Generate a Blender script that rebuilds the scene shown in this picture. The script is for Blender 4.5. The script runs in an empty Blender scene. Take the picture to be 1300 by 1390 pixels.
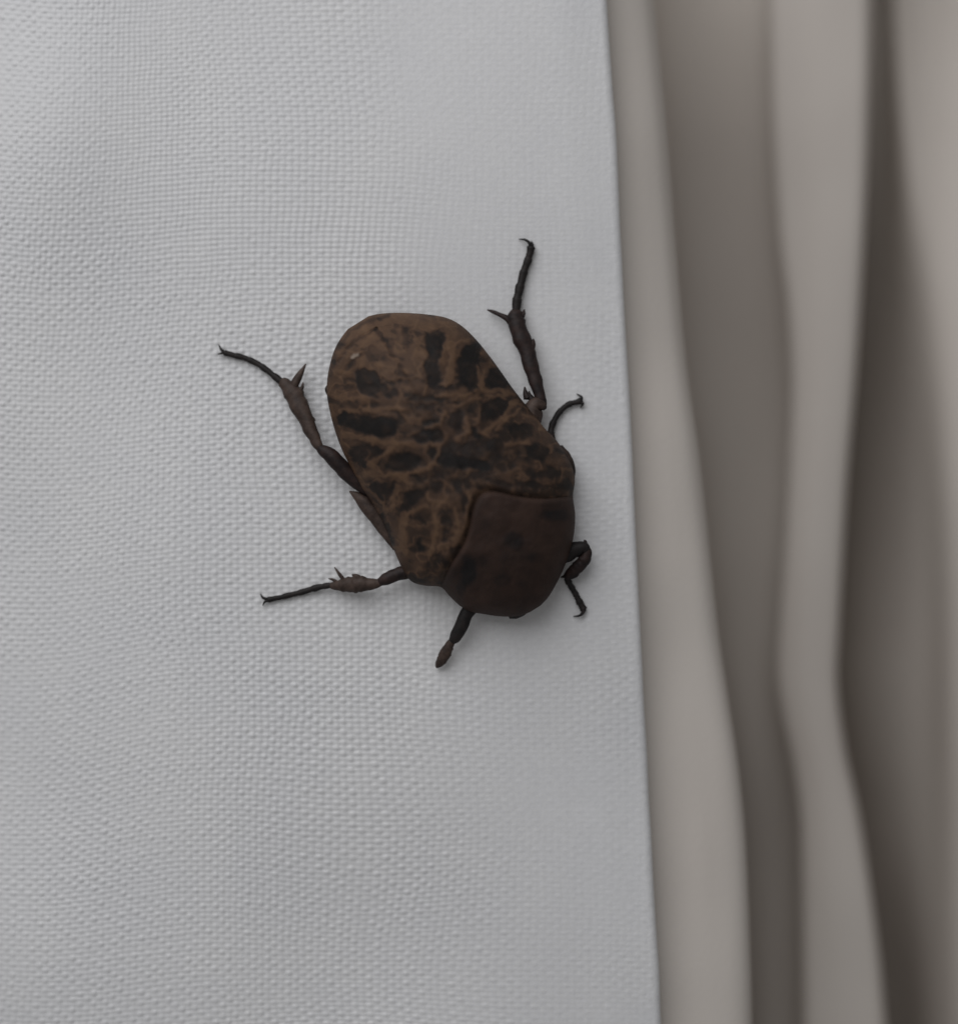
import bpy, math
import numpy as np
from mathutils import Vector

# ------------------------------------------------------------------ camera, light, exposure
sc = bpy.context.scene
PX = 5.0e-5            # one photo pixel on the cloth is 0.05 mm (the beetle is about 23 mm long)
D = 0.15               # camera to cloth, metres
CX, CY = 650.0, 695.0

cam_data = bpy.data.cameras.new('camera')
cam = bpy.data.objects.new('camera', cam_data)
sc.collection.objects.link(cam)
cam.location = (0, -D, 0)
cam.rotation_euler = (math.radians(90), 0, 0)
cam_data.sensor_fit = 'HORIZONTAL'
cam_data.sensor_width = 36.0
cam_data.lens = 36.0 * D / (1300 * PX)
cam_data.clip_start = 0.005
cam_data.clip_end = 20.0
cam_data.dof.use_dof = True
cam_data.dof.focus_distance = D - 0.0022
cam_data.dof.aperture_fstop = 10.8
sc.camera = cam

world = bpy.data.worlds.new('World')
sc.world = world
world.use_nodes = True
bg = world.node_tree.nodes['Background']
bg.inputs['Color'].default_value = (0.99, 0.99, 1.0, 1)
bg.inputs['Strength'].default_value = 0.185

def area(name, loc, target, size, power, col):
    l = bpy.data.lights.new(name, 'AREA')
    l.shape = 'SQUARE'; l.size = size; l.energy = power; l.color = col
    o = bpy.data.objects.new(name, l)
    sc.collection.objects.link(o)
    o.location = loc
    o.rotation_euler = (Vector(target) - Vector(loc)).to_track_quat('-Z', 'Y').to_euler()
    return o
area('window_light', (-0.14, -0.28, 0.25), (0, 0, 0), 0.36, 1.20, (0.982, 0.982, 1.0))

sc.view_settings.view_transform = 'Standard'
sc.view_settings.look = 'None'
sc.view_settings.exposure = 0.0
sc.view_settings.gamma = 1.0
sc.view_settings.use_curve_mapping = False

# ------------------------------------------------------------------ helpers
rng = np.random.default_rng(7)

def W(x, y, h):
    """photo pixel (x, y) at height h (in pixels, towards the viewer) above the cloth -> metres"""
    x = np.asarray(x, float); y = np.asarray(y, float); h = np.asarray(h, float)
    Y = -h * PX
    f = (D + Y) / D
    return np.stack(np.broadcast_arrays((x - CX) * PX * f, Y, (CY - y) * PX * f), -1)

def vnoise(x, y, scale, seed=0):
    """smooth value noise in -1..1"""
    x = np.asarray(x, float) / scale; y = np.asarray(y, float) / scale
    r = np.random.default_rng(seed).random((256, 256)) * 2 - 1
    xi = np.floor(x).astype(int); yi = np.floor(y).astype(int)
    fx = x - xi; fy = y - yi
    fx = fx * fx * (3 - 2 * fx); fy = fy * fy * (3 - 2 * fy)
    a = r[xi % 256, yi % 256]; b = r[(xi + 1) % 256, yi % 256]
    c = r[xi % 256, (yi + 1) % 256]; d = r[(xi + 1) % 256, (yi + 1) % 256]
    return (a * (1 - fx) + b * fx) * (1 - fy) + (c * (1 - fx) + d * fx) * fy

def sstep(a, b, x):
    t = np.clip((np.asarray(x, float) - a) / (b - a), 0, 1)
    return t * t * (3 - 2 * t)

def make(name, verts, faces, mat, parent=None, attrs=None, origin=(0, 0, 0)):
    v = np.asarray(verts, float).reshape(-1, 3) - np.asarray(origin)
    me = bpy.data.meshes.new(name)
    if isinstance(faces, np.ndarray):
        nf, k = faces.shape
        me.vertices.add(len(v)); me.vertices.foreach_set('co', v.astype(np.float32).ravel())
        me.loops.add(nf * k); me.loops.foreach_set('vertex_index', faces.astype(np.int32).ravel())
        me.polygons.add(nf)
        me.polygons.foreach_set('loop_start', np.arange(0, nf * k, k, dtype=np.int32))
        me.update(calc_edges=True)
    else:
        me.from_pydata([tuple(p) for p in v], [], faces)
    me.validate()
    me.polygons.foreach_set('use_smooth', np.ones(len(me.polygons), dtype=bool))
    for k, a in (attrs or {}).items():
        at = me.attributes.new(k, 'FLOAT', 'POINT')
        at.data.foreach_set('value', np.asarray(a, np.float32).ravel())
    me.materials.append(mat)
    o = bpy.data.objects.new(name, me)
    sc.collection.objects.link(o)
    if parent is not None: o.parent = parent
    return o

def grid_faces(nr, nc, flip=False):
    i = np.arange(nr - 1)[:, None] * nc + np.arange(nc - 1)[None, :]
    i = i.ravel()
    q = np.stack([i, i + 1, i + nc + 1, i + nc], -1)
    return q[:, ::-1].copy() if flip else q

def catmull(pts, n):
    """centripetal-ish smooth resample of a list of points (any dimension)"""
    p = np.asarray(pts, float)
    if len(p) == 2:
        t = np.linspace(0, 1, n)[:, None]
        return p[0] * (1 - t) + p[1] * t
    seg = np.linalg.norm(np.diff(p[:, :3], axis=0), axis=1) + 1e-6
    T = np.concatenate([[0], np.cumsum(seg ** 0.5)])
    m = np.zeros_like(p)
    for i in range(len(p)):
        a = max(i - 1, 0); b = min(i + 1, len(p) - 1)
        m[i] = (p[b] - p[a]) / (T[b] - T[a])
    ts = np.linspace(0, T[-1], n)
    k = np.clip(np.searchsorted(T, ts, side='right') - 1, 0, len(p) - 2)
    h = (T[k + 1] - T[k]); u = ((ts - T[k]) / h)[:, None]; h = h[:, None]
    return ((2*u**3 - 3*u**2 + 1) * p[k] + (u**3 - 2*u**2 + u) * h * m[k]
            + (-2*u**3 + 3*u**2) * p[k + 1] + (u**3 - u**2) * h * m[k + 1])

# ------------------------------------------------------------------ materials
def mat_new(name):
    m = bpy.data.materials.new(name); m.use_nodes = True
    nt = m.node_tree
    return m, nt, nt.nodes['Principled BSDF']

def N(nt, t, **kw):
    n = nt.nodes.new(t)
    for k, v in kw.items(): setattr(n, k, v)
    return n

def mixc(nt, fac, a, b, mode='MIX'):
    n = N(nt, 'ShaderNodeMix', data_type='RGBA', blend_type=mode)
    for s, v in ((n.inputs[0], fac), (n.inputs[6], a), (n.inputs[7], b)):
        if hasattr(v, 'links') or isinstance(v, bpy.types.NodeSocket): nt.links.new(v, s)
        else: s.default_value = v
    return n.outputs[2]

def noise_tex(nt, scale, detail=3.0, rough=0.55):
    tc = N(nt, 'ShaderNodeTexCoord')
    n = N(nt, 'ShaderNodeTexNoise')
    n.inputs['Scale'].default_value = scale
    n.inputs['Detail'].default_value = detail
    n.inputs['Roughness'].default_value = rough
    nt.links.new(tc.outputs['Object'], n.inputs['Vector'])
    return n.outputs['Fac']

def bump(nt, bsdf, fac, dist, strength=1.0):
    b = N(nt, 'ShaderNodeBump')
    b.inputs['Strength'].default_value = strength
    b.inputs['Distance'].default_value = dist
    nt.links.new(fac, b.inputs['Height'])
    nt.links.new(b.outputs['Normal'], bsdf.inputs['Normal'])

def ramp(nt, fac, stops):
    r = N(nt, 'ShaderNodeValToRGB')
    e = r.color_ramp.elements
    e[0].position, e[0].color = stops[0][0], (*stops[0][1], 1)
    e[1].position, e[1].color = stops[-1][0], (*stops[-1][1], 1)
    for p, c in stops[1:-1]:
        k = e.new(p); k.color = (*c, 1)
    nt.links.new(fac, r.inputs['Fac'])
    return r.outputs['Color']

# woven white cloth
M_CLOTH, nt, b = mat_new('white_woven_cloth')
f1 = noise_tex(nt, 90, 4, 0.6)
c1 = ramp(nt, f1, [(0.35, (0.775, 0.778, 0.792)), (0.65, (0.81, 0.81, 0.815))])
f2 = noise_tex(nt, 2600, 3, 0.6)
c2 = ramp(nt, f2, [(0.3, (0.93, 0.93, 0.93)), (0.7, (1, 1, 1))])
nt.links.new(mixc(nt, 1.0, c1, c2, 'MULTIPLY'), b.inputs['Base Color'])
b.inputs['Roughness'].default_value = 0.42
b.inputs['Specular IOR Level'].default_value = 0.5
bump(nt, b, noise_tex(nt, 5200, 2, 0.6), 2.2e-5, 0.8)

tr = N(nt, 'ShaderNodeBsdfTranslucent')
tr.inputs['Color'].default_value = (0.80, 0.79, 0.77, 1)
mx = N(nt, 'ShaderNodeMixShader'); mx.inputs[0].default_value = 0.22
nt.links.new(b.outputs[0], mx.inputs[1]); nt.links.new(tr.outputs[0], mx.inputs[2])
nt.links.new(mx.outputs[0], nt.nodes['Material Output'].inputs['Surface'])

# plain curtain behind
M_CURT, nt, b = mat_new('warm_grey_curtain')
f1 = noise_tex(nt, 60, 3, 0.5)
nt.links.new(ramp(nt, f1, [(0.35, (0.59, 0.542, 0.496)), (0.65, (0.615, 0.57, 0.522))]), b.inputs['Base Color'])
b.inputs['Roughness'].default_value = 0.85
b.inputs['Specular IOR Level'].default_value = 0.15
bump(nt, b, noise_tex(nt, 3000, 2, 0.6), 3e-5, 0.6)

def shell_mat(name, stops, vary=0.35, rough=0.62, spec=0.12):
    m, nt, b = mat_new(name)
    at = N(nt, 'ShaderNodeAttribute', attribute_name='tone')
    n1 = noise_tex(nt, 1300, 4, 0.6)
    ma = N(nt, 'ShaderNodeMath', operation='MULTIPLY_ADD')
    nt.links.new(n1, ma.inputs[0]); ma.inputs[1].default_value = vary
    sub = N(nt, 'ShaderNodeMath', operation='SUBTRACT')
    nt.links.new(at.outputs['Fac'], sub.inputs[0]); sub.inputs[1].default_value = vary * 0.5
    nt.links.new(sub.outputs[0], ma.inputs[2])
    col = ramp(nt, ma.outputs[0], stops)
    pl = N(nt, 'ShaderNodeAttribute', attribute_name='pale')
    col = mixc(nt, pl.outputs['Fac'], col, (0.36, 0.30, 0.25, 1))
    nt.links.new(col, b.inputs['Base Color'])
    b.inputs['Roughness'].default_value = rough
    b.inputs['Specular IOR Level'].default_value = spec
    bump(nt, b, noise_tex(nt, 4200, 3, 0.65), 3.0e-5, 0.55)
    return m
M_ELY = shell_mat('mottled_wing_cover', [(0.0, (0.128, 0.076, 0.046)), (0.35, (0.072, 0.043, 0.029)),
                                         (0.70, (0.030, 0.021, 0.017)), (1.0, (0.014, 0.0125, 0.012))])
M_PRO = shell_mat('dark_brown_shield', [(0.0, (0.062, 0.037, 0.028)), (0.45, (0.038, 0.0235, 0.019)),
                                        (1.0, (0.016, 0.014, 0.014))], vary=0.5)
def plain_mat(name, a, bcol, rough=0.55, spec=0.2, scale=1600):
    m, nt, b = mat_new(name)
    nt.links.new(ramp(nt, noise_tex(nt, scale, 4, 0.6), [(0.35, a), (0.68, bcol)]), b.inputs['Base Color'])
    b.inputs['Roughness'].default_value = rough
    b.inputs['Specular IOR Level'].default_value = spec
    bump(nt, b, noise_tex(nt, 3800, 3, 0.6), 3.0e-5, 0.6)
    return m
M_BODY = plain_mat('dark_body', (0.020, 0.015, 0.013), (0.045, 0.030, 0.024))
M_LEG = plain_mat('brown_leg', (0.014, 0.010, 0.010), (0.038, 0.023, 0.020))
M_LEGB = plain_mat('lighter_brown_leg', (0.034, 0.023, 0.019), (0.082, 0.056, 0.045))
M_TARSUS = plain_mat('blackish_foot', (0.011, 0.010, 0.010), (0.024, 0.019, 0.018))

# ------------------------------------------------------------------ the white cloth
def cloth_edge(y):
    ey = [-300, 0, 200, 400, 620, 800, 1000, 1200, 1300, 1400, 1700]
    ex = [801, 823, 837, 846, 858.5, 866, 876.5, 887, 893, 898, 914]
    p = catmull(np.stack([ey, ex], -1), 600)
    return np.interp(y, p[:, 0], p[:, 1])

def cloth_h(x, y):
    """slow undulation of the cloth, pixels towards the viewer"""
    x = np.asarray(x, float); y = np.asarray(y, float)
    far = 1 - np.exp(-(((x - 600) / 330) ** 2 + ((y - 620) / 330) ** 2))
    h = 13 * np.sin((x * 0.8 + y * 0.55) / 95 + 0.4) * np.exp(-((x - 60) / 170) ** 2 - ((y - 250) / 330) ** 2)
    h += 6 * np.sin((x * 0.9 - y * 0.25) / 120 + 1.0) * np.exp(-((x - 120) / 220) ** 2 - ((y - 1150) / 300) ** 2)
    h += 9 * vnoise(x, y, 260, 11) * far
    h -= 50 * np.clip((140 - x) / 300, 0, 2) ** 2
    return h

def weave(x, y):
    wx = x + 9 * vnoise(x, y, 190, 3) + 2.0 * vnoise(x, y, 40, 31) + 0.06 * (y - 700) * np.clip((300 - x) / 300, 0, 1)
    wy = y + 11 * vnoise(x, y, 240, 5) + 0.8 * vnoise(x, y, 34, 37) + 0.10 * (x - 300) * np.exp(-((x - 120) / 180) ** 2)
    pv = 6.9
    tx = np.arange(-400, 1300, 2.0)
    tu = np.cumsum(2.0 / (8.2 + 2.0 * sstep(150, 520, tx)))      # threads stand closer where the cloth turns away
    wx = np.interp(wx, tx, tu); pu = 1.0
    i = np.floor(wx / pu); j = np.floor(wy / pv)
    fu = wx / pu - i - 0.5; fv = wy / pv - j - 0.5
    rj = np.random.default_rng(1).random(4096); ri = np.random.default_rng(2).random(4096)
    aj = 0.9 + 0.2 * rj[(j.astype(int)) % 4096]; ai = 0.9 + 0.2 * ri[(i.astype(int)) % 4096]
    kn = np.random.default_rng(12).random((512, 512))[i.astype(int) % 512, j.astype(int) % 512]
    top_ = sstep(520, 120, y) * sstep(60, 300, x)       # towards the top the warp shows more than the weft
    sw = np.where(j.astype(int) % 2 == 0, 1, -1) * np.sin(np.pi * wx / pu)
    sp = -np.where(i.astype(int) % 2 == 0, 1, -1) * np.sin(np.pi * wy / pv)
    zw = 1.6 * np.sqrt(np.clip(1 - (fv / 0.53) ** 2, 0, 1)) * aj * (1 - 0.25 * top_) + (0.95 + 0.8 * kn) * sw * (1 - 0.35 * top_)
    zp = 1.3 * np.sqrt(np.clip(1 - (fu / 0.53) ** 2, 0, 1)) * ai * (1 + 0.2 * top_) + (0.6 + 0.4 * kn + 0.45 * top_) * sp
    z = np.maximum(zw, zp) - 1.6
    amp = 1.0 - 0.72 * sstep(470, 700, x + 0.12 * (700 - y)) - 0.25 * sstep(300, 0, y)
    amp = np.clip(amp + 0.22 * vnoise(x, y, 120, 9), 0.15, 1.3)
    return z * amp

STEP = 1.9
ys = np.arange(-170, 1570, STEP)
c = np.arange(-230, 900, STEP)                    # distance along the weft; the free edge lies at c = 850
r_e = 9.0
back = np.arange(1, 40) * 2.0
xe = cloth_edge(ys) + 0.5 * vnoise(ys, ys * 0, 60, 21)
cols = 850 - r_e
left = c[c < cols]
ncol_arc = 9
th = np.linspace(0, math.pi, ncol_arc)
Yg = ys[:, None]
shift = (xe - 850)[:, None]
warp = np.clip((left + 230) / (cols + 230), 0, 1)[None, :] ** 2
Xl = left[None, :] + shift * warp
Yl = np.broadcast_to(Yg, Xl.shape)
droop = sstep(60, 0, cols - left)[None, :] * 2.0
Hl = cloth_h(Xl, Yl) + weave(Xl, Yl) - droop
xe2 = xe[:, None]
base_h = cloth_h(xe2 - r_e, Yg) - 2.0
Xa = xe2 - r_e + r_e * np.sin(th)[None, :]
Ha = base_h - r_e + r_e * np.cos(th)[None, :] + 0.3 * vnoise(np.broadcast_to(Yg, Xa.shape), Xa, 7, 8)
Xb = xe2 - r_e - back[None, :]
Hb = np.broadcast_to(base_h - 2 * r_e, Xb.shape) - 0.04 * back[None, :]
X = np.concatenate([Xl, Xa, Xb], 1); H = np.concatenate([Hl, Ha, Hb], 1)
Y = np.broadcast_to(Yg, X.shape)
cloth = make('white_cloth', W(X, Y, H).reshape(-1, 3), grid_faces(*X.shape, flip=True), M_CLOTH)
cloth['label'] = 'white basket-weave cloth panel hanging in front, with the beetle clinging to it'
cloth['category'] = 'cloth'

# ------------------------------------------------------------------ the folded curtain behind
def curve_fn(pts):
    p = catmull(np.asarray(pts, float)[:, ::-1], 500)
    return lambda y: np.interp(y, p[:, 0], p[:, 1])
E0 = cloth_edge
E1 = curve_fn([(862, -300), (888, 0), (905, 180), (918, 350), (932, 500), (949, 620), (962, 740), (975, 860),
               (990, 960), (1003, 1050), (1012, 1150), (1018, 1300), (1020, 1400), (1022, 1700)])
E2 = curve_fn([(1032, -300), (1041, 0), (1046, 180), (1056, 330), (1067, 420), (1072, 520), (1069, 620), (1063, 740), (1055, 850),
               (1053, 920), (1062, 980), (1075, 1040), (1084, 1110), (1086, 1200), (1087, 1300), (1088, 1400), (1090, 1700)])
E3 = curve_fn([(1184, -300), (1181, 0), (1177, 200), (1169, 380), (1160, 520), (1150, 640), (1144, 740), (1138, 860),
               (1136, 930), (1147, 1020), (1164, 1100), (1180, 1200), (1193, 1300), (1202, 1400), (1225, 1700)])
E4 = curve_fn([(1215, -300), (1222, 0), (1232, 200), (1245, 400), (1254, 600), (1262, 800), (1264, 1000), (1268, 1200),
               (1272, 1400), (1280, 1700)])
rows = np.linspace(-300, 1700, 260)
NP = 420
CX_, CD_ = [], []
for y in rows:
    e0, e1, e2, e3, e4 = (float(f(y)) for f in (E0, E1, E2, E3, E4))
    up = float(sstep(700, 0, y)) * 90                # the last fold stands further back towards the top
    m12, m23 = (e1 + e2) / 2, (e2 + e3) / 2
    P = [(560, 420), (700, 260), (e0 - 60, 66), (e0 - 20, 46), (e0 + 12, 54), (e0 + 0.6 * (e1 - e0), 66), (e1 - 9, 84), (e1, 116), (e1 - 5, 180),
         (e1 - 24, 420), (e1 - 26, 640), (e1 + 8, 735), (m12, 748), (e2 - 10, 735), (e2 + 24, 650), (e2 + 24, 560),
         (e2 + 7, 520), (e2, 482), (e2 + 3, 464), (e2 + 15, 452), (m23, 442), (e3 - 14, 448), (e3 - 3, 460), (e3, 480),
         (e3 - 8, 560), (e3 - 42, 740), (e3 - 64, 930 - 2 * up), (e3 - 24, 960 - 2 * up), (e3 + 22, 850 - 1.2 * up), (e4 - 8, 660), (e4 + 32, 520 + 1.7 * up), (1358, 450 + 1.8 * up),
         (1460, 425 + 1.8 * up), (1560, 480), (1640, 680), (1720, 700), (1800, 560), (1950, 500)]
    P = np.array(P, float)
    k = 0.45                                       # depth counts less than width when spacing the samples
    q = catmull(np.stack([P[:, 0], P[:, 1] * k], -1), NP)
    CX_.append(q[:, 0]); CD_.append(q[:, 1] / k)
CXa = np.array(CX_); CDa = np.array(CD_)
CYa = np.broadcast_to(rows[:, None], CXa.shape)
CDa = CDa + 6 * vnoise(CXa, CYa, 150, 14) + 0.7 * vnoise(CXa, CYa / 5, 34, 15)
curtain = make('curtain', W(CXa, CYa, -CDa).reshape(-1, 3), grid_faces(*CXa.shape, flip=True), M_CURT)
curtain['label'] = 'blurred warm grey curtain hanging in deep vertical folds at the right, behind the white cloth'
curtain['category'] = 'curtain'

# ------------------------------------------------------------------ the beetle
BO = W(600, 630, 0)
beetle = bpy.data.objects.new('beetle', None)
sc.collection.objects.link(beetle)
beetle.location = Vector(BO.tolist()); beetle.empty_display_size = 0.005
beetle['label'] = 'brown flower beetle with black mottled wing covers, head down on the white cloth'
beetle['category'] = 'beetle'

LEFT = [(500, 429), (486, 434.8), (472.5, 446), (455.5, 471), (446, 502.6), (443.5, 530), (447, 555.5), (454.7, 585), (464.7, 612),
        (478, 638), (491, 662), (506, 684.5), (521, 712), (534, 745), (546, 772), (558, 789), (576, 795), (598, 797),
        (609, 808), (623.5, 822), (638, 830), (658, 834), (681, 837), (704.5, 836), (724.4, 828.5), (733, 822.5)]
RIGHT = [(500, 429), (513, 426), (530, 424.5), (552, 424.5), (579, 426.5), (605, 431), (625, 441), (645, 459.6), (665, 484), (681, 506), (695, 526), (709, 544),
         (724, 562), (738, 580), (755.8, 598.5), (766, 615), (775.7, 631.6), (780, 651.5), (777.5, 674), (780.5, 698), (779, 724),
         (772.5, 751), (764, 774), (752.5, 797), (743, 812), (733, 822.5)]
O = np.array([652.0, 670.0]); DA = np.array([0.53, 0.848]); DA /= np.linalg.norm(DA); DB = np.array([DA[1], -DA[0]])
def to_ab(p):
    p = np.asarray(p, float) - O
    return np.stack([p @ DA, p @ DB], -1)
def to_xy(a, b_):
    return O[0] + a * DA[0] + b_ * DB[0], O[1] + a * DA[1] + b_ * DB[1]
lab = to_ab(catmull(LEFT, 400)); rab = to_ab(catmull(RIGHT, 400))
AMIN = max(lab[0, 0], rab[0, 0]); AMAX = min(lab[-1, 0], rab[-1, 0])
def half(ab, a):
    o = np.maximum.accumulate(ab[:, 0] + np.arange(len(ab)) * 1e-6)
    return np.interp(a, o, ab[:, 1])
def mid(a):            # centre line of the body (the seam), straight between the two ends
    t = np.clip((a - AMIN) / (AMAX - AMIN), 0, 1)
    return (lab[0, 1]) * (1 - t) ** 1.5 * 1.0 + lab[-1, 1] * t ** 2
def b_of(a, u):
    m = mid(a)
    return np.where(u < 0, m + (-u) * (half(lab, a) - m), m + u * (half(rab, a) - m))
EDGE_H = 34.0; TOP = 98.0
def body_h(a, u):
    t = (a - AMIN) / (AMAX - AMIN)
    rear = np.clip(t / 0.42, 0, 1); front = np.clip((t - 0.5) / 0.5, 0, 1)
    sh = (1 - (1 - rear) ** 2.3) ** 0.62 * (1 - front ** 2.3) ** 0.60
    cr = np.clip(1 - np.abs(u) ** 2.35, 0, 1) ** 0.62
    return EDGE_H + TOP * sh * cr

BASE = catmull([(598, 797), (612, 767), (628, 742), (637, 718), (642, 692), (648, 677), (656, 669), (668, 667), (683, 669.5),
                (702, 674), (735, 677), (757, 675.5), (778, 673)], 300)
bab = to_ab(BASE)
bm = mid(bab[:, 0])
bu = np.where(bab[:, 1] < bm, -(bab[:, 1] - bm) / (half(lab, bab[:, 0]) - bm), (bab[:, 1] - bm) / (half(rab, bab[:, 0]) - bm))
bu = np.maximum.accumulate(np.clip(bu, -1, 1) + np.arange(len(bu)) * 1e-6)
def a_base(u): return np.interp(u, bu, bab[:, 0])

# --- black mottling of the wing covers: blots and strokes in the photo's own layout
def cp(x, y): return (420 + x / 3.0225, 400 + y / 3.0225)
def seg_d(x, y, p, q):
    px_, py_ = p; qx, qy = q
    dx, dy = qx - px_, qy - py_
    t = np.clip(((x - px_) * dx + (y - py_) * dy) / (dx * dx + dy * dy + 1e-9), 0, 1)
    return np.hypot(x - px_ - t * dx, y - py_ - t * dy), t
def stroke(x, y, pts, w):
    pts = [cp(*p) for p in pts]
    ws = w if isinstance(w, (list, tuple)) else [w] * len(pts)
    d = np.full(x.shape, 1e9)
    for k in range(len(pts) - 1):
        dd, t = seg_d(x, y, pts[k], pts[k + 1])
        d = np.minimum(d, dd - (ws[k] * (1 - t) + ws[k + 1] * t) / 3.0225 / 2)
    return d
def poly(x, y, pts):
    pts = [cp(*p) for p in pts]
    d = np.full(x.shape, 1e9); ins = np.zeros(x.shape, bool)
    for k in range(len(pts)):
        p, q = pts[k], pts[(k + 1) % len(pts)]
        d = np.minimum(d, seg_d(x, y, p, q)[0])
        cond = ((p[1] > y) != (q[1] > y))
        xi = (q[0] - p[0]) * (y - p[1]) / (q[1] - p[1] + 1e-12) + p[0]
        ins ^= cond & (x < xi)
    return np.where(ins, -d, d)
BLOTS = [
    ('p', [(478, 150), (530, 140), (562, 165), (548, 215), (530, 260), (536, 340), (520, 372), (480, 368), (474, 300), (484, 230)], .95),
    ('p', [(640, 205), (690, 190), (700, 215), (690, 260), (702, 310), (690, 380), (650, 388), (618, 350), (612, 290)], 1.0),
    ('p', [(750, 305), (785, 300), (830, 360), (800, 385), (745, 392), (738, 350)], .95),
    ('p', [(375, 140), (415, 130), (425, 200), (390, 215)], .45),
    ('p', [(215, 225), (262, 208), (318, 240), (322, 268), (270, 275), (235, 262)], .6),
    ('p', [(178, 330), (215, 305), (262, 312), (290, 345), (285, 395), (245, 418), (195, 390)], .92),
    ('p', [(290, 335), (340, 360), (375, 350), (365, 410), (325, 425), (290, 400)], .75),
    ('p', [(112, 500), (150, 484), (205, 492), (270, 508), (345, 512), (366, 545), (350, 575), (290, 586), (215, 562), (150, 545), (118, 528)], 1.0),
    ('p', [(418, 582), (468, 545), (538, 560), (552, 590), (500, 606), (440, 603)], .95),
    ('p', [(580, 490), (610, 470), (636, 490), (628, 545), (596, 562), (574, 540)], .85),
    ('s', [(418, 478), (455, 462), (500, 455)], 22, .7),
    ('p', [(708, 452), (770, 432), (828, 438), (800, 488), (760, 512), (718, 528), (702, 490)], .95),
    ('s', [(720, 520), (705, 560)], 26, .55),
    ('p', [(163, 622), (240, 614), (314, 626), (300, 655), (262, 672), (225, 706), (180, 680)], .88),
    ('p', [(335, 662), (395, 648), (448, 652), (466, 676), (420, 712), (365, 728), (318, 712)], .95),
    ('s', [(575, 628), (640, 640), (720, 625), (800, 590)], [40, 62, 55, 40], .85),
    ('p', [(740, 590), (800, 575), (815, 620), (770, 650), (735, 640)], .8),
    ('p', [(228, 782), (300, 770), (372, 776), (345, 815), (322, 842), (278, 852), (240, 815)], .85),
    ('p', [(398, 806), (440, 795), (485, 788), (468, 838), (420, 862), (380, 892), (376, 850)], .9),
    ('p', [(486, 745), (530, 735), (560, 760), (540, 800), (500, 800)], .8),
    ('p', [(415, 925), (440, 895), (500, 900), (494, 985), (485, 1050), (450, 1058), (415, 1030), (405, 970)], .60),
    ('s', [(548, 900), (566, 945), (556, 998)], [32, 40, 26], .85),
    ('s', [(455, 1020), (465, 1045)], 26, .4),
    ('s', [(390, 872), (350, 915)], 24, .6),
    ('p', [(800, 545), (850, 530), (925, 540), (915, 580), (840, 590)], .5),
    ('p', [(890, 620), (935, 605), (985, 640), (960, 690), (900, 670)], .5),
    ('s', [(790, 545), (815, 530)], 26, .6),
    ('s', [(880, 720), (940, 735), (1020, 730)], 28, .35),
    ('s', [(900, 775), (980, 790), (1060, 775)], 26, .35),
    ('s', [(510, 650), (560, 680), (620, 690)], 50, .5),
    ('s', [(640, 690), (720, 700)], 40, .4),
    ('s', [(600, 780), (640, 860), (650, 900)], 26, .45),
    ('s', [(140, 452), (190, 455)], 18, .55),
    ('s', [(118, 275), (150, 225), (205, 175), (268, 140)], 13, .55),
    ('s', [(270, 140), (308, 178), (330, 225)], 16, .5),
    ('s', [(150, 310), (185, 270), (215, 250)], 10, .4),
    ('s', [(84, 330), (105, 240), (160, 155), (235, 105), (330, 84)], 14, .35),
    ('s', [(500, 378), (560, 380), (620, 372)], 22, .5),
    ('s', [(396, 410), (412, 406)], 16, .7),
    ('s', [(420, 430), (520, 425), (640, 440)], 14, .35),
    ('s', [(540, 520), (470, 525)], 16, .4),
    ('s', [(660, 470), (700, 440)], 20, .4),
    ('s', [(660, 540), (690, 580)], 22, .5),
    ('s', [(420, 740), (460, 760), (470, 730)], 20, .4),
    ('s', [(300, 910), (330, 980), (345, 1050)], 20, .4),
    ('s', [(520, 1080), (480, 1150), (420, 1160)], 40, .25),
    ('s', [(590, 1000), (600, 1080)], 40, .25),
]
VEINS = [([(130, 572), (230, 590), (330, 606), (450, 618), (540, 612)], 20), ([(322, 640), (290, 675), (240, 700)], 16),
         ([(215, 735), (300, 742), (380, 742), (430, 725), (520, 690)], 18), ([(360, 780), (340, 850), (330, 890)], 18),
         ([(720, 320), (706, 385), (760, 400), (820, 395)], 16), ([(585, 200), (590, 300), (560, 360)], 34),
         ([(845, 430), (800, 500), (745, 550), (720, 570)], 18), ([(520, 900), (515, 980), (495, 1060)], 20),
         ([(385, 900), (380, 980), (390, 1060)], 30), ([(480, 870), (400, 900)], 16), ([(600, 880), (610, 960), (590, 1030)], 18),
         ([(660, 830), (640, 930), (610, 1010)], 14), ([(800, 620), (850, 610), (900, 600)], 18),
         ([(140, 640), (180, 720), (235, 800), (300, 860), (320, 900)], 13), ([(345, 610), (325, 650)], 14),
         ([(440, 720), (500, 700), (540, 640)], 14), ([(700, 420), (640, 440), (600, 455)], 12), ([(840, 400), (770, 420), (720, 415)], 13),
         ([(560, 480), (540, 530), (470, 540)], 14), ([(650, 500), (660, 560), (600, 590)], 15), ([(860, 470), (800, 520), (770, 560)], 13),
         ([(380, 470), (330, 470), (230, 470)], 20), ([(520, 420), (600, 410), (690, 412)], 10), ([(690, 300), (720, 370)], 12),
         ([(880, 490), (940, 520), (960, 560)], 14), ([(560, 830), (530, 870)], 18), ([(240, 700), (300, 720)], 12)]
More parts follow.
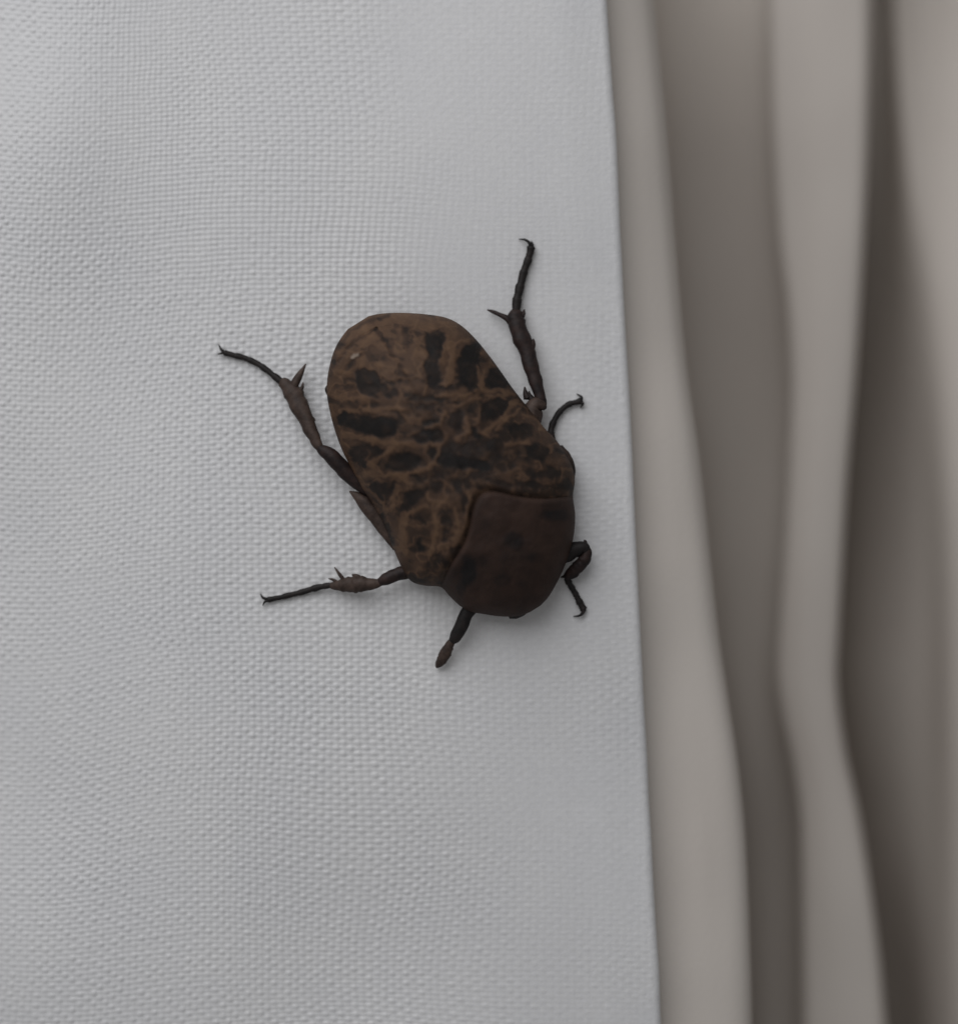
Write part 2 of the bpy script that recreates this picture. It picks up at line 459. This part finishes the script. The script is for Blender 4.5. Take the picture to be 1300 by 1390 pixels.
def tone_elytra(x, y):
    xw = x + 2.6 * vnoise(x, y, 13, 41) + 1.9 * vnoise(x, y, 5.5, 42)
    yw = y + 2.6 * vnoise(x, y, 13, 43) + 1.9 * vnoise(x, y, 5.5, 44)
    frag = 0.84 + 0.30 * vnoise(x, y, 9, 47) + 0.16 * vnoise(x, y, 4.5, 48)
    t = 0.24 + 0.10 * vnoise(x, y, 45, 45) + 0.10 * vnoise(x, y, 12, 46)
    a = (x - O[0]) * DA[0] + (y - O[1]) * DA[1]
    t = t + 0.26 * sstep(-240, -120, a) + 0.06 * sstep(30, 110, a) + 0.12 * np.exp(-((x - 640) / 70) ** 2 - ((y - 620) / 60) ** 2)
    t = t + 0.12 * np.exp(-((x - 745) / 45) ** 2 - ((y - 635) / 45) ** 2)
    for k in BLOTS:
        d = poly(xw, yw, k[1]) if k[0] == 'p' else stroke(xw, yw, k[1], k[2])
        s = np.clip(k[-1] * sstep(2.6, -2.4, d - 0.3) * (0.4 + 0.6 * frag) * 1.04, 0, 1)
        t = t * (1 - s) + (0.35 + 0.65 * k[-1]) * s if k[-1] > 0.5 else np.maximum(t, t + s * 0.8)
    # loose flecks and smears between the blots
    ca, sa = math.cos(0.35), math.sin(0.35)
    p_, q_ = x * ca + y * sa, -x * sa + y * ca
    fl = 0.6 * vnoise(p_, q_ * 2.0, 17, 81) + 0.4 * vnoise(p_, q_ * 1.6, 8, 82)
    t = t + 0.50 * sstep(0.16, 0.55, fl) * (1 - t) * (0.85 + 0.15 * sstep(-260, -120, a))
    t = t - 0.14 * sstep(0.1, 0.6, -fl)
    for pts, w in VEINS:
        s = 0.78 * sstep(1.8, -1.6, stroke(xw, yw, pts, w))
        t = t * (1 - s) + 0.10 * s
    # thin wavy tan veins threading the whole cover
    p_, q_ = (xw * 0.97 - yw * 0.1) / 1.5, yw
    rv = np.abs(0.62 * vnoise(p_ + 300, q_, 24, 85) + 0.38 * vnoise(p_, q_ + 200, 11, 86))
    rw = np.abs(0.7 * vnoise(xw + 90, yw / 1.5, 22, 87) + 0.3 * vnoise(xw, yw + 70, 9, 88))
    v = np.maximum(sstep(0.10, 0.02, rv), 0.8 * sstep(0.08, 0.02, rw)) * (0.45 + 0.55 * sstep(-290, -190, a))
    t = t * (1 - 0.62 * v * sstep(0.92, 0.55, t))
    return np.clip(t, 0, 1)

def relief(x, y):
    return 1.3 * vnoise(x, y, 26, 51) + 0.7 * vnoise(x, y, 11, 52) + 0.35 * vnoise(x, y, 5, 53)

def shell(name, u0, u1, s_fn, mat, kind):
    nu, ns = 150, 260
    if kind == 'ely':
        u = np.linspace(u0, u1, nu)
        if u0 < 0: u = -1 + (u + 1) ** 1.0
        # finer sampling toward the outer rim
        w = np.linspace(0, 1, nu)
        u = (-1 + w ** 1.6) if u0 < 0 else (1 - (1 - w) ** 1.6)
        s = np.linspace(0, 1, ns) ** 1.7
        A0 = np.full(nu, AMIN + 0.02); A1 = a_base(u) + 12
    else:
        nu = 260; ns = 150
        w = np.linspace(-1, 1, nu); u = np.sign(w) * (1 - (1 - np.abs(w)) ** 1.5)
        s = 1 - (1 - np.linspace(0, 1, ns)) ** 1.7
        A0 = a_base(u); A1 = np.full(nu, AMAX - 0.02)
    U = np.broadcast_to(u[None, :], (ns, nu))
    A = A0[None, :] + (A1 - A0)[None, :] * s[:, None]
    B = b_of(A, U)
    h = body_h(A, U)
    x, y = to_xy(A, B)
    dome = np.clip((h - EDGE_H) / 30, 0, 1)
    h = h + relief(x, y) * dome
    if kind == 'ely':
        h = h - 1.0 * np.exp(-((B - mid(A)) / 1.8) ** 2) * dome            # seam between the covers
        h = h - 7 * sstep(-12, 4, A - a_base(u)[None, :])                   # dips under the shield
        # swelling near the tip with fine creases running along the rim
        g = np.exp(-((x - 492) / 26) ** 2 - ((y - 478) / 24) ** 2)
        h = h + 5 * g
        d = stroke(x, y, [(118, 275), (150, 225), (205, 175), (268, 140), (330, 130)], 0)
        h = h - 3.4 * np.exp(-(d / 2.6) ** 2)
        d = stroke(x, y, [(130, 330), (170, 275), (215, 245), (270, 195)], 0)
        h = h - 1.4 * np.exp(-(d / 2.2) ** 2)
        h = h - 2.2 * tone_elytra(x, y) * dome                              # black blots lie slightly sunk
        tone = tone_elytra(x, y)
        pale = 0.6 * sstep(2.4, -1.6, stroke(x + 2.0 * vnoise(x, y, 4, 61), y + 1.5 * vnoise(x, y, 3, 62), [(178, 256), (196, 244)], 7))
    else:
        gap = A - A0[None, :]
        h = h + 4.0 * sstep(0, 7, gap) - 4.0 * sstep(3, 0, gap)
        tone = 0.42 + 0.14 * vnoise(x, y, 34, 71) + 0.12 * vnoise(x, y, 12, 72)
        for px_, py_, rx, ry, st in ((840, 1010, 42, 36, .42), (655, 1130, 34, 60, .5), (1005, 905, 60, 24, .42),
                                     (790, 1170, 36, 26, .3), (930, 1080, 30, 24, .2), (700, 1090, 28, 24, .2), (620, 1200, 24, 40, .3)):
            cx_, cy_ = cp(px_, py_)
            q = ((x - cx_ + 2 * vnoise(x, y, 9, 73)) / (rx / 3.02)) ** 2 + ((y - cy_ + 2 * vnoise(x, y, 9, 74)) / (ry / 3.02)) ** 2
            tone = tone + st * sstep(1.6, 0.3, q)
        tone = tone - 0.10 * sstep(7, 0, gap)
        tone = np.clip(tone, 0, 1)
        pale = np.zeros_like(tone)
    # rims curl in underneath
    def lip(col):
        out = []
        for f, dh in ((0.985, -5), (0.955, -9), (0.90, -9)):
            uu = np.full(ns, u[col] * f)
            aa = A[:, col] * f + (1 - f) * 0.5 * (AMIN + AMAX)
            bb = B[:, col] * f
            xx, yy = to_xy(A[:, col] * (0.995 if f < .97 else 1) , bb)
            out.append((xx, yy, np.minimum(h[:, col], EDGE_H) + dh))
        return out
    xs, ysl, hs, ts, ps = [x], [y], [h], [tone], [pale]
    def addcols(cols_, ref, before):
        for (xx, yy, hh) in cols_:
            arrs = ((xs, xx), (ysl, yy), (hs, hh), (ts, tone[:, ref]), (ps, pale[:, ref] * 0))
            for lst, v in arrs:
                lst.insert(0, v[:, None]) if before else lst.append(v[:, None])
    if u0 < -0.5: addcols(lip(0), 0, True)
    if u1 > 0.5: addcols(lip(-1), -1, False)
    x, y, h, tone, pale = (np.concatenate(l, 1) for l in (xs, ysl, hs, ts, ps))
    return make(name, W(x, y, h).reshape(-1, 3), grid_faces(*x.shape, flip=True), mat, beetle,
                {'tone': tone, 'pale': pale}, BO)

o = shell('wing_cover', -1, 0, None, M_ELY, 'ely'); o['label'] = 'left brown wing cover with black blotches'
o = shell('wing_cover', 0, 1, None, M_ELY, 'ely'); o['label'] = 'right brown wing cover with black blotches'
o = shell('neck_shield', -1, 1, None, M_PRO, 'pro'); o['label'] = 'plain dark brown shield behind the head'

# body under the shells: one closed form, back and belly
ns, nu = 90, 48
sa = np.linspace(0, 1, ns); sa = 0.5 - 0.5 * np.cos(np.pi * sa)
A = (AMIN + 4) + (AMAX - AMIN - 8) * sa
phi = np.linspace(0, 2 * np.pi, nu, endpoint=False)
U = np.cos(phi)[None, :] * np.ones((ns, 1)); Ag = np.broadcast_to(A[:, None], U.shape)
B = b_of(Ag, U * 0.965)
top = body_h(Ag, U) - 10
tt = np.clip(4 * sa * (1 - sa), 0, 1)[:, None]
bot = EDGE_H - 8 - 22 * np.sqrt(np.clip(1 - U ** 2, 0, 1)) * tt ** 0.5
Hh = np.where(np.sin(phi)[None, :] >= 0, np.maximum(top - 2, EDGE_H - 8), bot)
x, y = to_xy(Ag, B)
V = W(x, y, Hh).reshape(-1, 3)
F = []
for i in range(ns - 1):
    for j in range(nu):
        k = (j + 1) % nu
        F.append((i * nu + j, i * nu + k, (i + 1) * nu + k, (i + 1) * nu + j))
F.append(tuple(range(nu - 1, -1, -1))); F.append(tuple((ns - 1) * nu + j for j in range(nu)))
make('body', V, F, M_BODY, beetle, None, BO)

# --- tapered limbs
def tube(name, pts, mat, parent, flat=1.0, n=40, seg=12, rough=0.0, beads=0, seed=0, label=None):
    """pts: (x, y, height above cloth, radius), photo pixels"""
    p = np.array(pts, float)
    p[:, 2] += cloth_h(p[:, 0], p[:, 1])
    q = catmull(p, n)
    c_, r = q[:, :3], np.clip(q[:, 3], 0.35, None)
    if beads:
        t = np.linspace(0, beads, n) % 1.0
        r = r * (0.88 + 0.26 * t ** 1.3 - 0.20 * sstep(0.9, 1.0, t))
    T = np.gradient(c_, axis=0); T /= np.linalg.norm(T, axis=1)[:, None]
    S = np.cross(T, np.array([0, 0, 1.0])); S /= (np.linalg.norm(S, axis=1)[:, None] + 1e-9)
    Nn = np.cross(S, T)
    ph = np.linspace(0, 2 * np.pi, seg, endpoint=False)
    rr = np.repeat(r[:, None], seg, 1)
    if rough:
        g = np.random.default_rng(seed)
        rr = rr * (1 + rough * (vnoise(np.arange(n)[:, None] * 1.0 + seed * 13, np.cos(ph)[None, :] * 3 + 10, 2.5, seed + 90)))
    V = c_[:, None, :] + S[:, None, :] * (rr * np.cos(ph))[..., None] + Nn[:, None, :] * (rr * flat * np.sin(ph))[..., None]
    V = V.reshape(-1, 3)
    e0 = c_[0] - T[0] * r[0] * 0.5; e1 = c_[-1] + T[-1] * r[-1] * 0.6
    V = np.vstack([V, e0, e1])
    F = []
    for i in range(n - 1):
        for j in range(seg):
            k = (j + 1) % seg
            F.append((i * seg + j, (i + 1) * seg + j, (i + 1) * seg + k, i * seg + k))
    for j in range(seg):
        k = (j + 1) % seg
        F.append((n * seg, j, k)); F.append((n * seg + 1, (n - 1) * seg + k, (n - 1) * seg + j))
    V[:, 2] = np.maximum(V[:, 2], -40)
    o = make(name, W(V[:, 0], V[:, 1], V[:, 2]), F, mat, parent, None, BO)
    if label: o['label'] = label
    return o

def leg(upper, shin, tarsus, claws, spurs, m_up, m_shin, label, beads=5):
    L = tube('leg', upper, m_up, beetle, flat=0.85, n=30, rough=0.05, seed=len(label), label=label)
    if shin:
        tube('shin', shin, m_shin, L, flat=0.75, n=44, rough=0.11, seed=len(label) + 3)
    if tarsus:
        tube('foot', tarsus, M_TARSUS, L, flat=0.9, n=60, seg=10, beads=beads, rough=0.08, seed=5)
    for cpts in claws: tube('claw', cpts, M_TARSUS, L, n=14, seg=8)
    for s in spurs: tube('spur', s, m_shin or m_up, L, n=14, seg=8, flat=0.8)
    return L

leg([(508, 668, 26, 11), (480, 650, 30, 11), (462, 632, 33, 11), (448, 618, 34, 10), (437, 610.5, 33, 7.5), (433, 607, 32, 5)],
    [(434.5, 609, 32, 5.5), (430, 601, 31, 7), (422.5, 586, 28, 9.2), (412.5, 565, 24, 10.8), (404, 546, 20, 12.6), (397.5, 533, 17, 13), (389, 523, 15, 9.0), (382, 517.5, 14, 6.5)],
    [(385, 521, 13, 5.5), (370, 508.5, 10, 4.4), (351, 494.5, 7, 4.2), (334, 486.5, 6, 4.0), (317, 482, 6, 4.0), (304, 478.5, 6, 3.6)],
    [[(305, 478.5, 6, 2.4), (300, 474, 7, 1.7), (297, 467.5, 3, .6)], [(305, 478.5, 6, 2.2), (300, 479.5, 7, 1.5), (295.5, 480.5, 2, .6)]],
    [[(398, 530, 18, 5), (400, 521, 19, 6), (406, 510, 19, 5), (415, 494, 17, .8)], [(404, 535, 18, 4), (410, 526, 19, 2.6), (411.5, 519, 19, .8)],
     [(419, 566, 24, 4), (425, 568, 25, 2), (428, 571, 25, .7)]],
    M_LEG, M_LEGB, 'long hind leg stretched to the upper left')
leg([(575, 768, 26, 10), (553, 776, 27, 10), (538, 780, 28, 9), (524, 786, 28, 8.3), (515, 790.5, 27, 5.5)],
    [(517, 790, 27, 5.2), (510, 792.5, 26, 6.5), (498, 793.5, 24, 9.2), (486, 793, 22, 11.6), (470, 794, 18, 10.2), (458, 795, 15, 7), (449, 795, 13, 4.5)],
    [(451, 794.8, 12, 4), (445, 795, 11, 4), (431, 797.5, 8, 4.6), (414, 802.5, 6, 4.2), (389, 809, 5, 3.8), (363, 814.5, 5, 3.6)],
    [[(365, 814, 5, 2.3), (357, 811.5, 6, 1.7), (353.5, 806, 2, .6)], [(365, 814.5, 5, 2.3), (359.5, 817, 6, 1.6), (356.5, 822, 2, .6)]],
    [[(467, 788, 17, 3), (461, 780, 18, 2.4), (454, 770, 17, .7)], [(458, 791, 15, 2.6), (452, 787, 15, 2), (446, 785.5, 13, .7)],
     [(490, 788, 22, 5), (484, 783, 22, 4), (478, 780, 21, 1.2)]],
    M_LEG, M_LEGB, 'middle leg pointing left beneath the wing cover')
L = leg([(660, 805, 26, 10), (645, 819, 27, 10), (634, 832, 27, 9.2), (626, 850, 25, 9.2), (617.5, 865.5, 22, 8), (613, 871, 20, 5)],
    [(614.5, 869, 20, 4.6), (611, 874, 19, 5.5), (606, 884, 16, 8), (600, 895, 13, 7.3), (594.5, 903, 10, 4.6), (592.5, 906, 9, 2.2)],
    None, [], [], M_TARSUS, M_LEGB, 'short front leg pointing down to the left below the shield')
leg([(708, 600, 24, 14), (717, 575, 26, 16), (722, 560, 28, 15), (727, 550, 30, 11.5), (733.5, 549.5, 31, 8.5), (738, 553, 31, 6)],
    [(737.5, 555, 30, 4.5), (735.5, 545, 30, 7), (731.5, 533, 29, 8.2), (723, 504, 25, 10), (714.5, 476, 21, 11.6), (702.5, 445, 17, 12.6), (700, 432, 14, 11.8), (701.5, 422, 13, 8)],
    [(700, 423, 12, 6.3), (702.5, 403, 10, 6.3), (707, 384, 8, 5.8), (712.5, 364, 7, 5.4), (718, 348, 7, 5.2), (721, 334, 7, 5)],
    [[(721, 335, 7, 3.2), (718, 329, 9, 2.2), (712, 325, 8, 1.6), (704, 324.5, 2, .6)], [(722, 335, 7, 2.5), (722.5, 331, 5, 1.8), (721, 327, 2, .6)]],
    [[(693, 437, 14, 5), (688, 432, 14, 4.2), (678, 427, 13, 3), (669, 423, 11, 2.6), (661.5, 420.5, 8, 1)], [(707, 432, 14, 4), (710.5, 425, 14, 2.8), (711.5, 420, 14, 1)],
     [(720, 474, 21, 6), (723, 466, 21, 4), (724, 460, 21, 1)], [(716, 540, 27, 6), (713, 533, 27, 3.5), (712, 525, 26, .9)],
     [(724, 545, 28, 6), (719, 537, 28, 3), (718, 531, 27, .9)]],
    M_LEGB, M_LEG, 'hind leg raised to the upper right')
leg([(720, 640, 22, 10), (738, 616, 18, 8), (748, 598, 14, 5.5), (748.5, 590, 12, 4.5)], None,
    [(748, 600, 13, 5), (747.5, 588, 11, 5), (749.5, 577, 9, 4.6), (757, 562.5, 7, 4.2), (769.5, 550, 6, 4), (780, 546.5, 6, 4), (789, 544, 6, 4.2)],
    [[(788, 545, 6, 2.6), (789, 539, 8, 1.9), (782.5, 534.5, 2, .6)], [(788, 545, 6, 2.6), (791, 548, 8, 1.8), (787.5, 553.5, 2, .6)]],
    [], M_LEG, None, 'middle leg with only its thin foot showing at the right', beads=5)
leg([(750, 760, 26, 12), (768, 751, 27, 12.5), (782, 745.5, 28, 10.5), (792, 744, 29, 8.5), (796, 748, 29, 6)],
    [(793, 742, 28, 5), (796.5, 750, 28, 7.2), (792, 761, 26, 8.6), (784, 770, 23, 8.8), (775.5, 777.5, 19, 8.4), (768.5, 784, 15, 5.6)],
    [(769, 784, 13, 4.8), (772.5, 792, 10, 4.6), (777, 799.5, 8, 4.3), (782, 808.5, 7, 4.2), (788, 820, 6, 4.9), (792.5, 828, 6, 4.6)],
    [[(792.5, 827, 6, 3.4), (790, 833, 8, 2.4), (785.5, 836, 7, 1.7), (778, 836.8, 2, .6)]],
    [[(773, 778, 18, 4), (767, 782, 16, 2.6), (760.5, 784, 13, .8)], [(792, 741, 28, 4), (794, 736, 28, 3), (793, 733, 27, 1)]],
    M_TARSUS, M_LEG, 'bent front leg beside the shield at the right')

# side plates of the thorax, showing beyond the wing cover
tube('side_plate', [(474.5, 667, 24, 1.2), (485, 674, 26, 6.5), (499, 688, 27, 10), (514, 706, 27, 10.5), (527, 725, 27, 8.5), (537, 745, 27, 4)],
     M_LEGB, beetle, flat=0.6, n=30, rough=0.12, seed=4)
tube('side_plate', [(760, 606, 26, 4), (767, 622, 28, 9), (772, 640, 29, 9), (773, 660, 29, 6), (770, 680, 28, 3)],
     M_BODY, beetle, flat=0.6, n=30, rough=0.1, seed=6)
tube('side_plate', [(446, 522, 26, 1.5), (444, 528, 27, 3.2), (445, 536, 27, 1.5)], M_BODY, beetle, flat=0.8, n=16, seed=8)

# head tucked under the front of the shield
tube('head', [(690, 770, 30, 26), (703, 792, 30, 30), (707, 808, 28, 26), (701, 824, 25, 17), (694, 836, 22, 8)],
     M_TARSUS, beetle, flat=0.6, n=30, rough=0.06, seed=9)
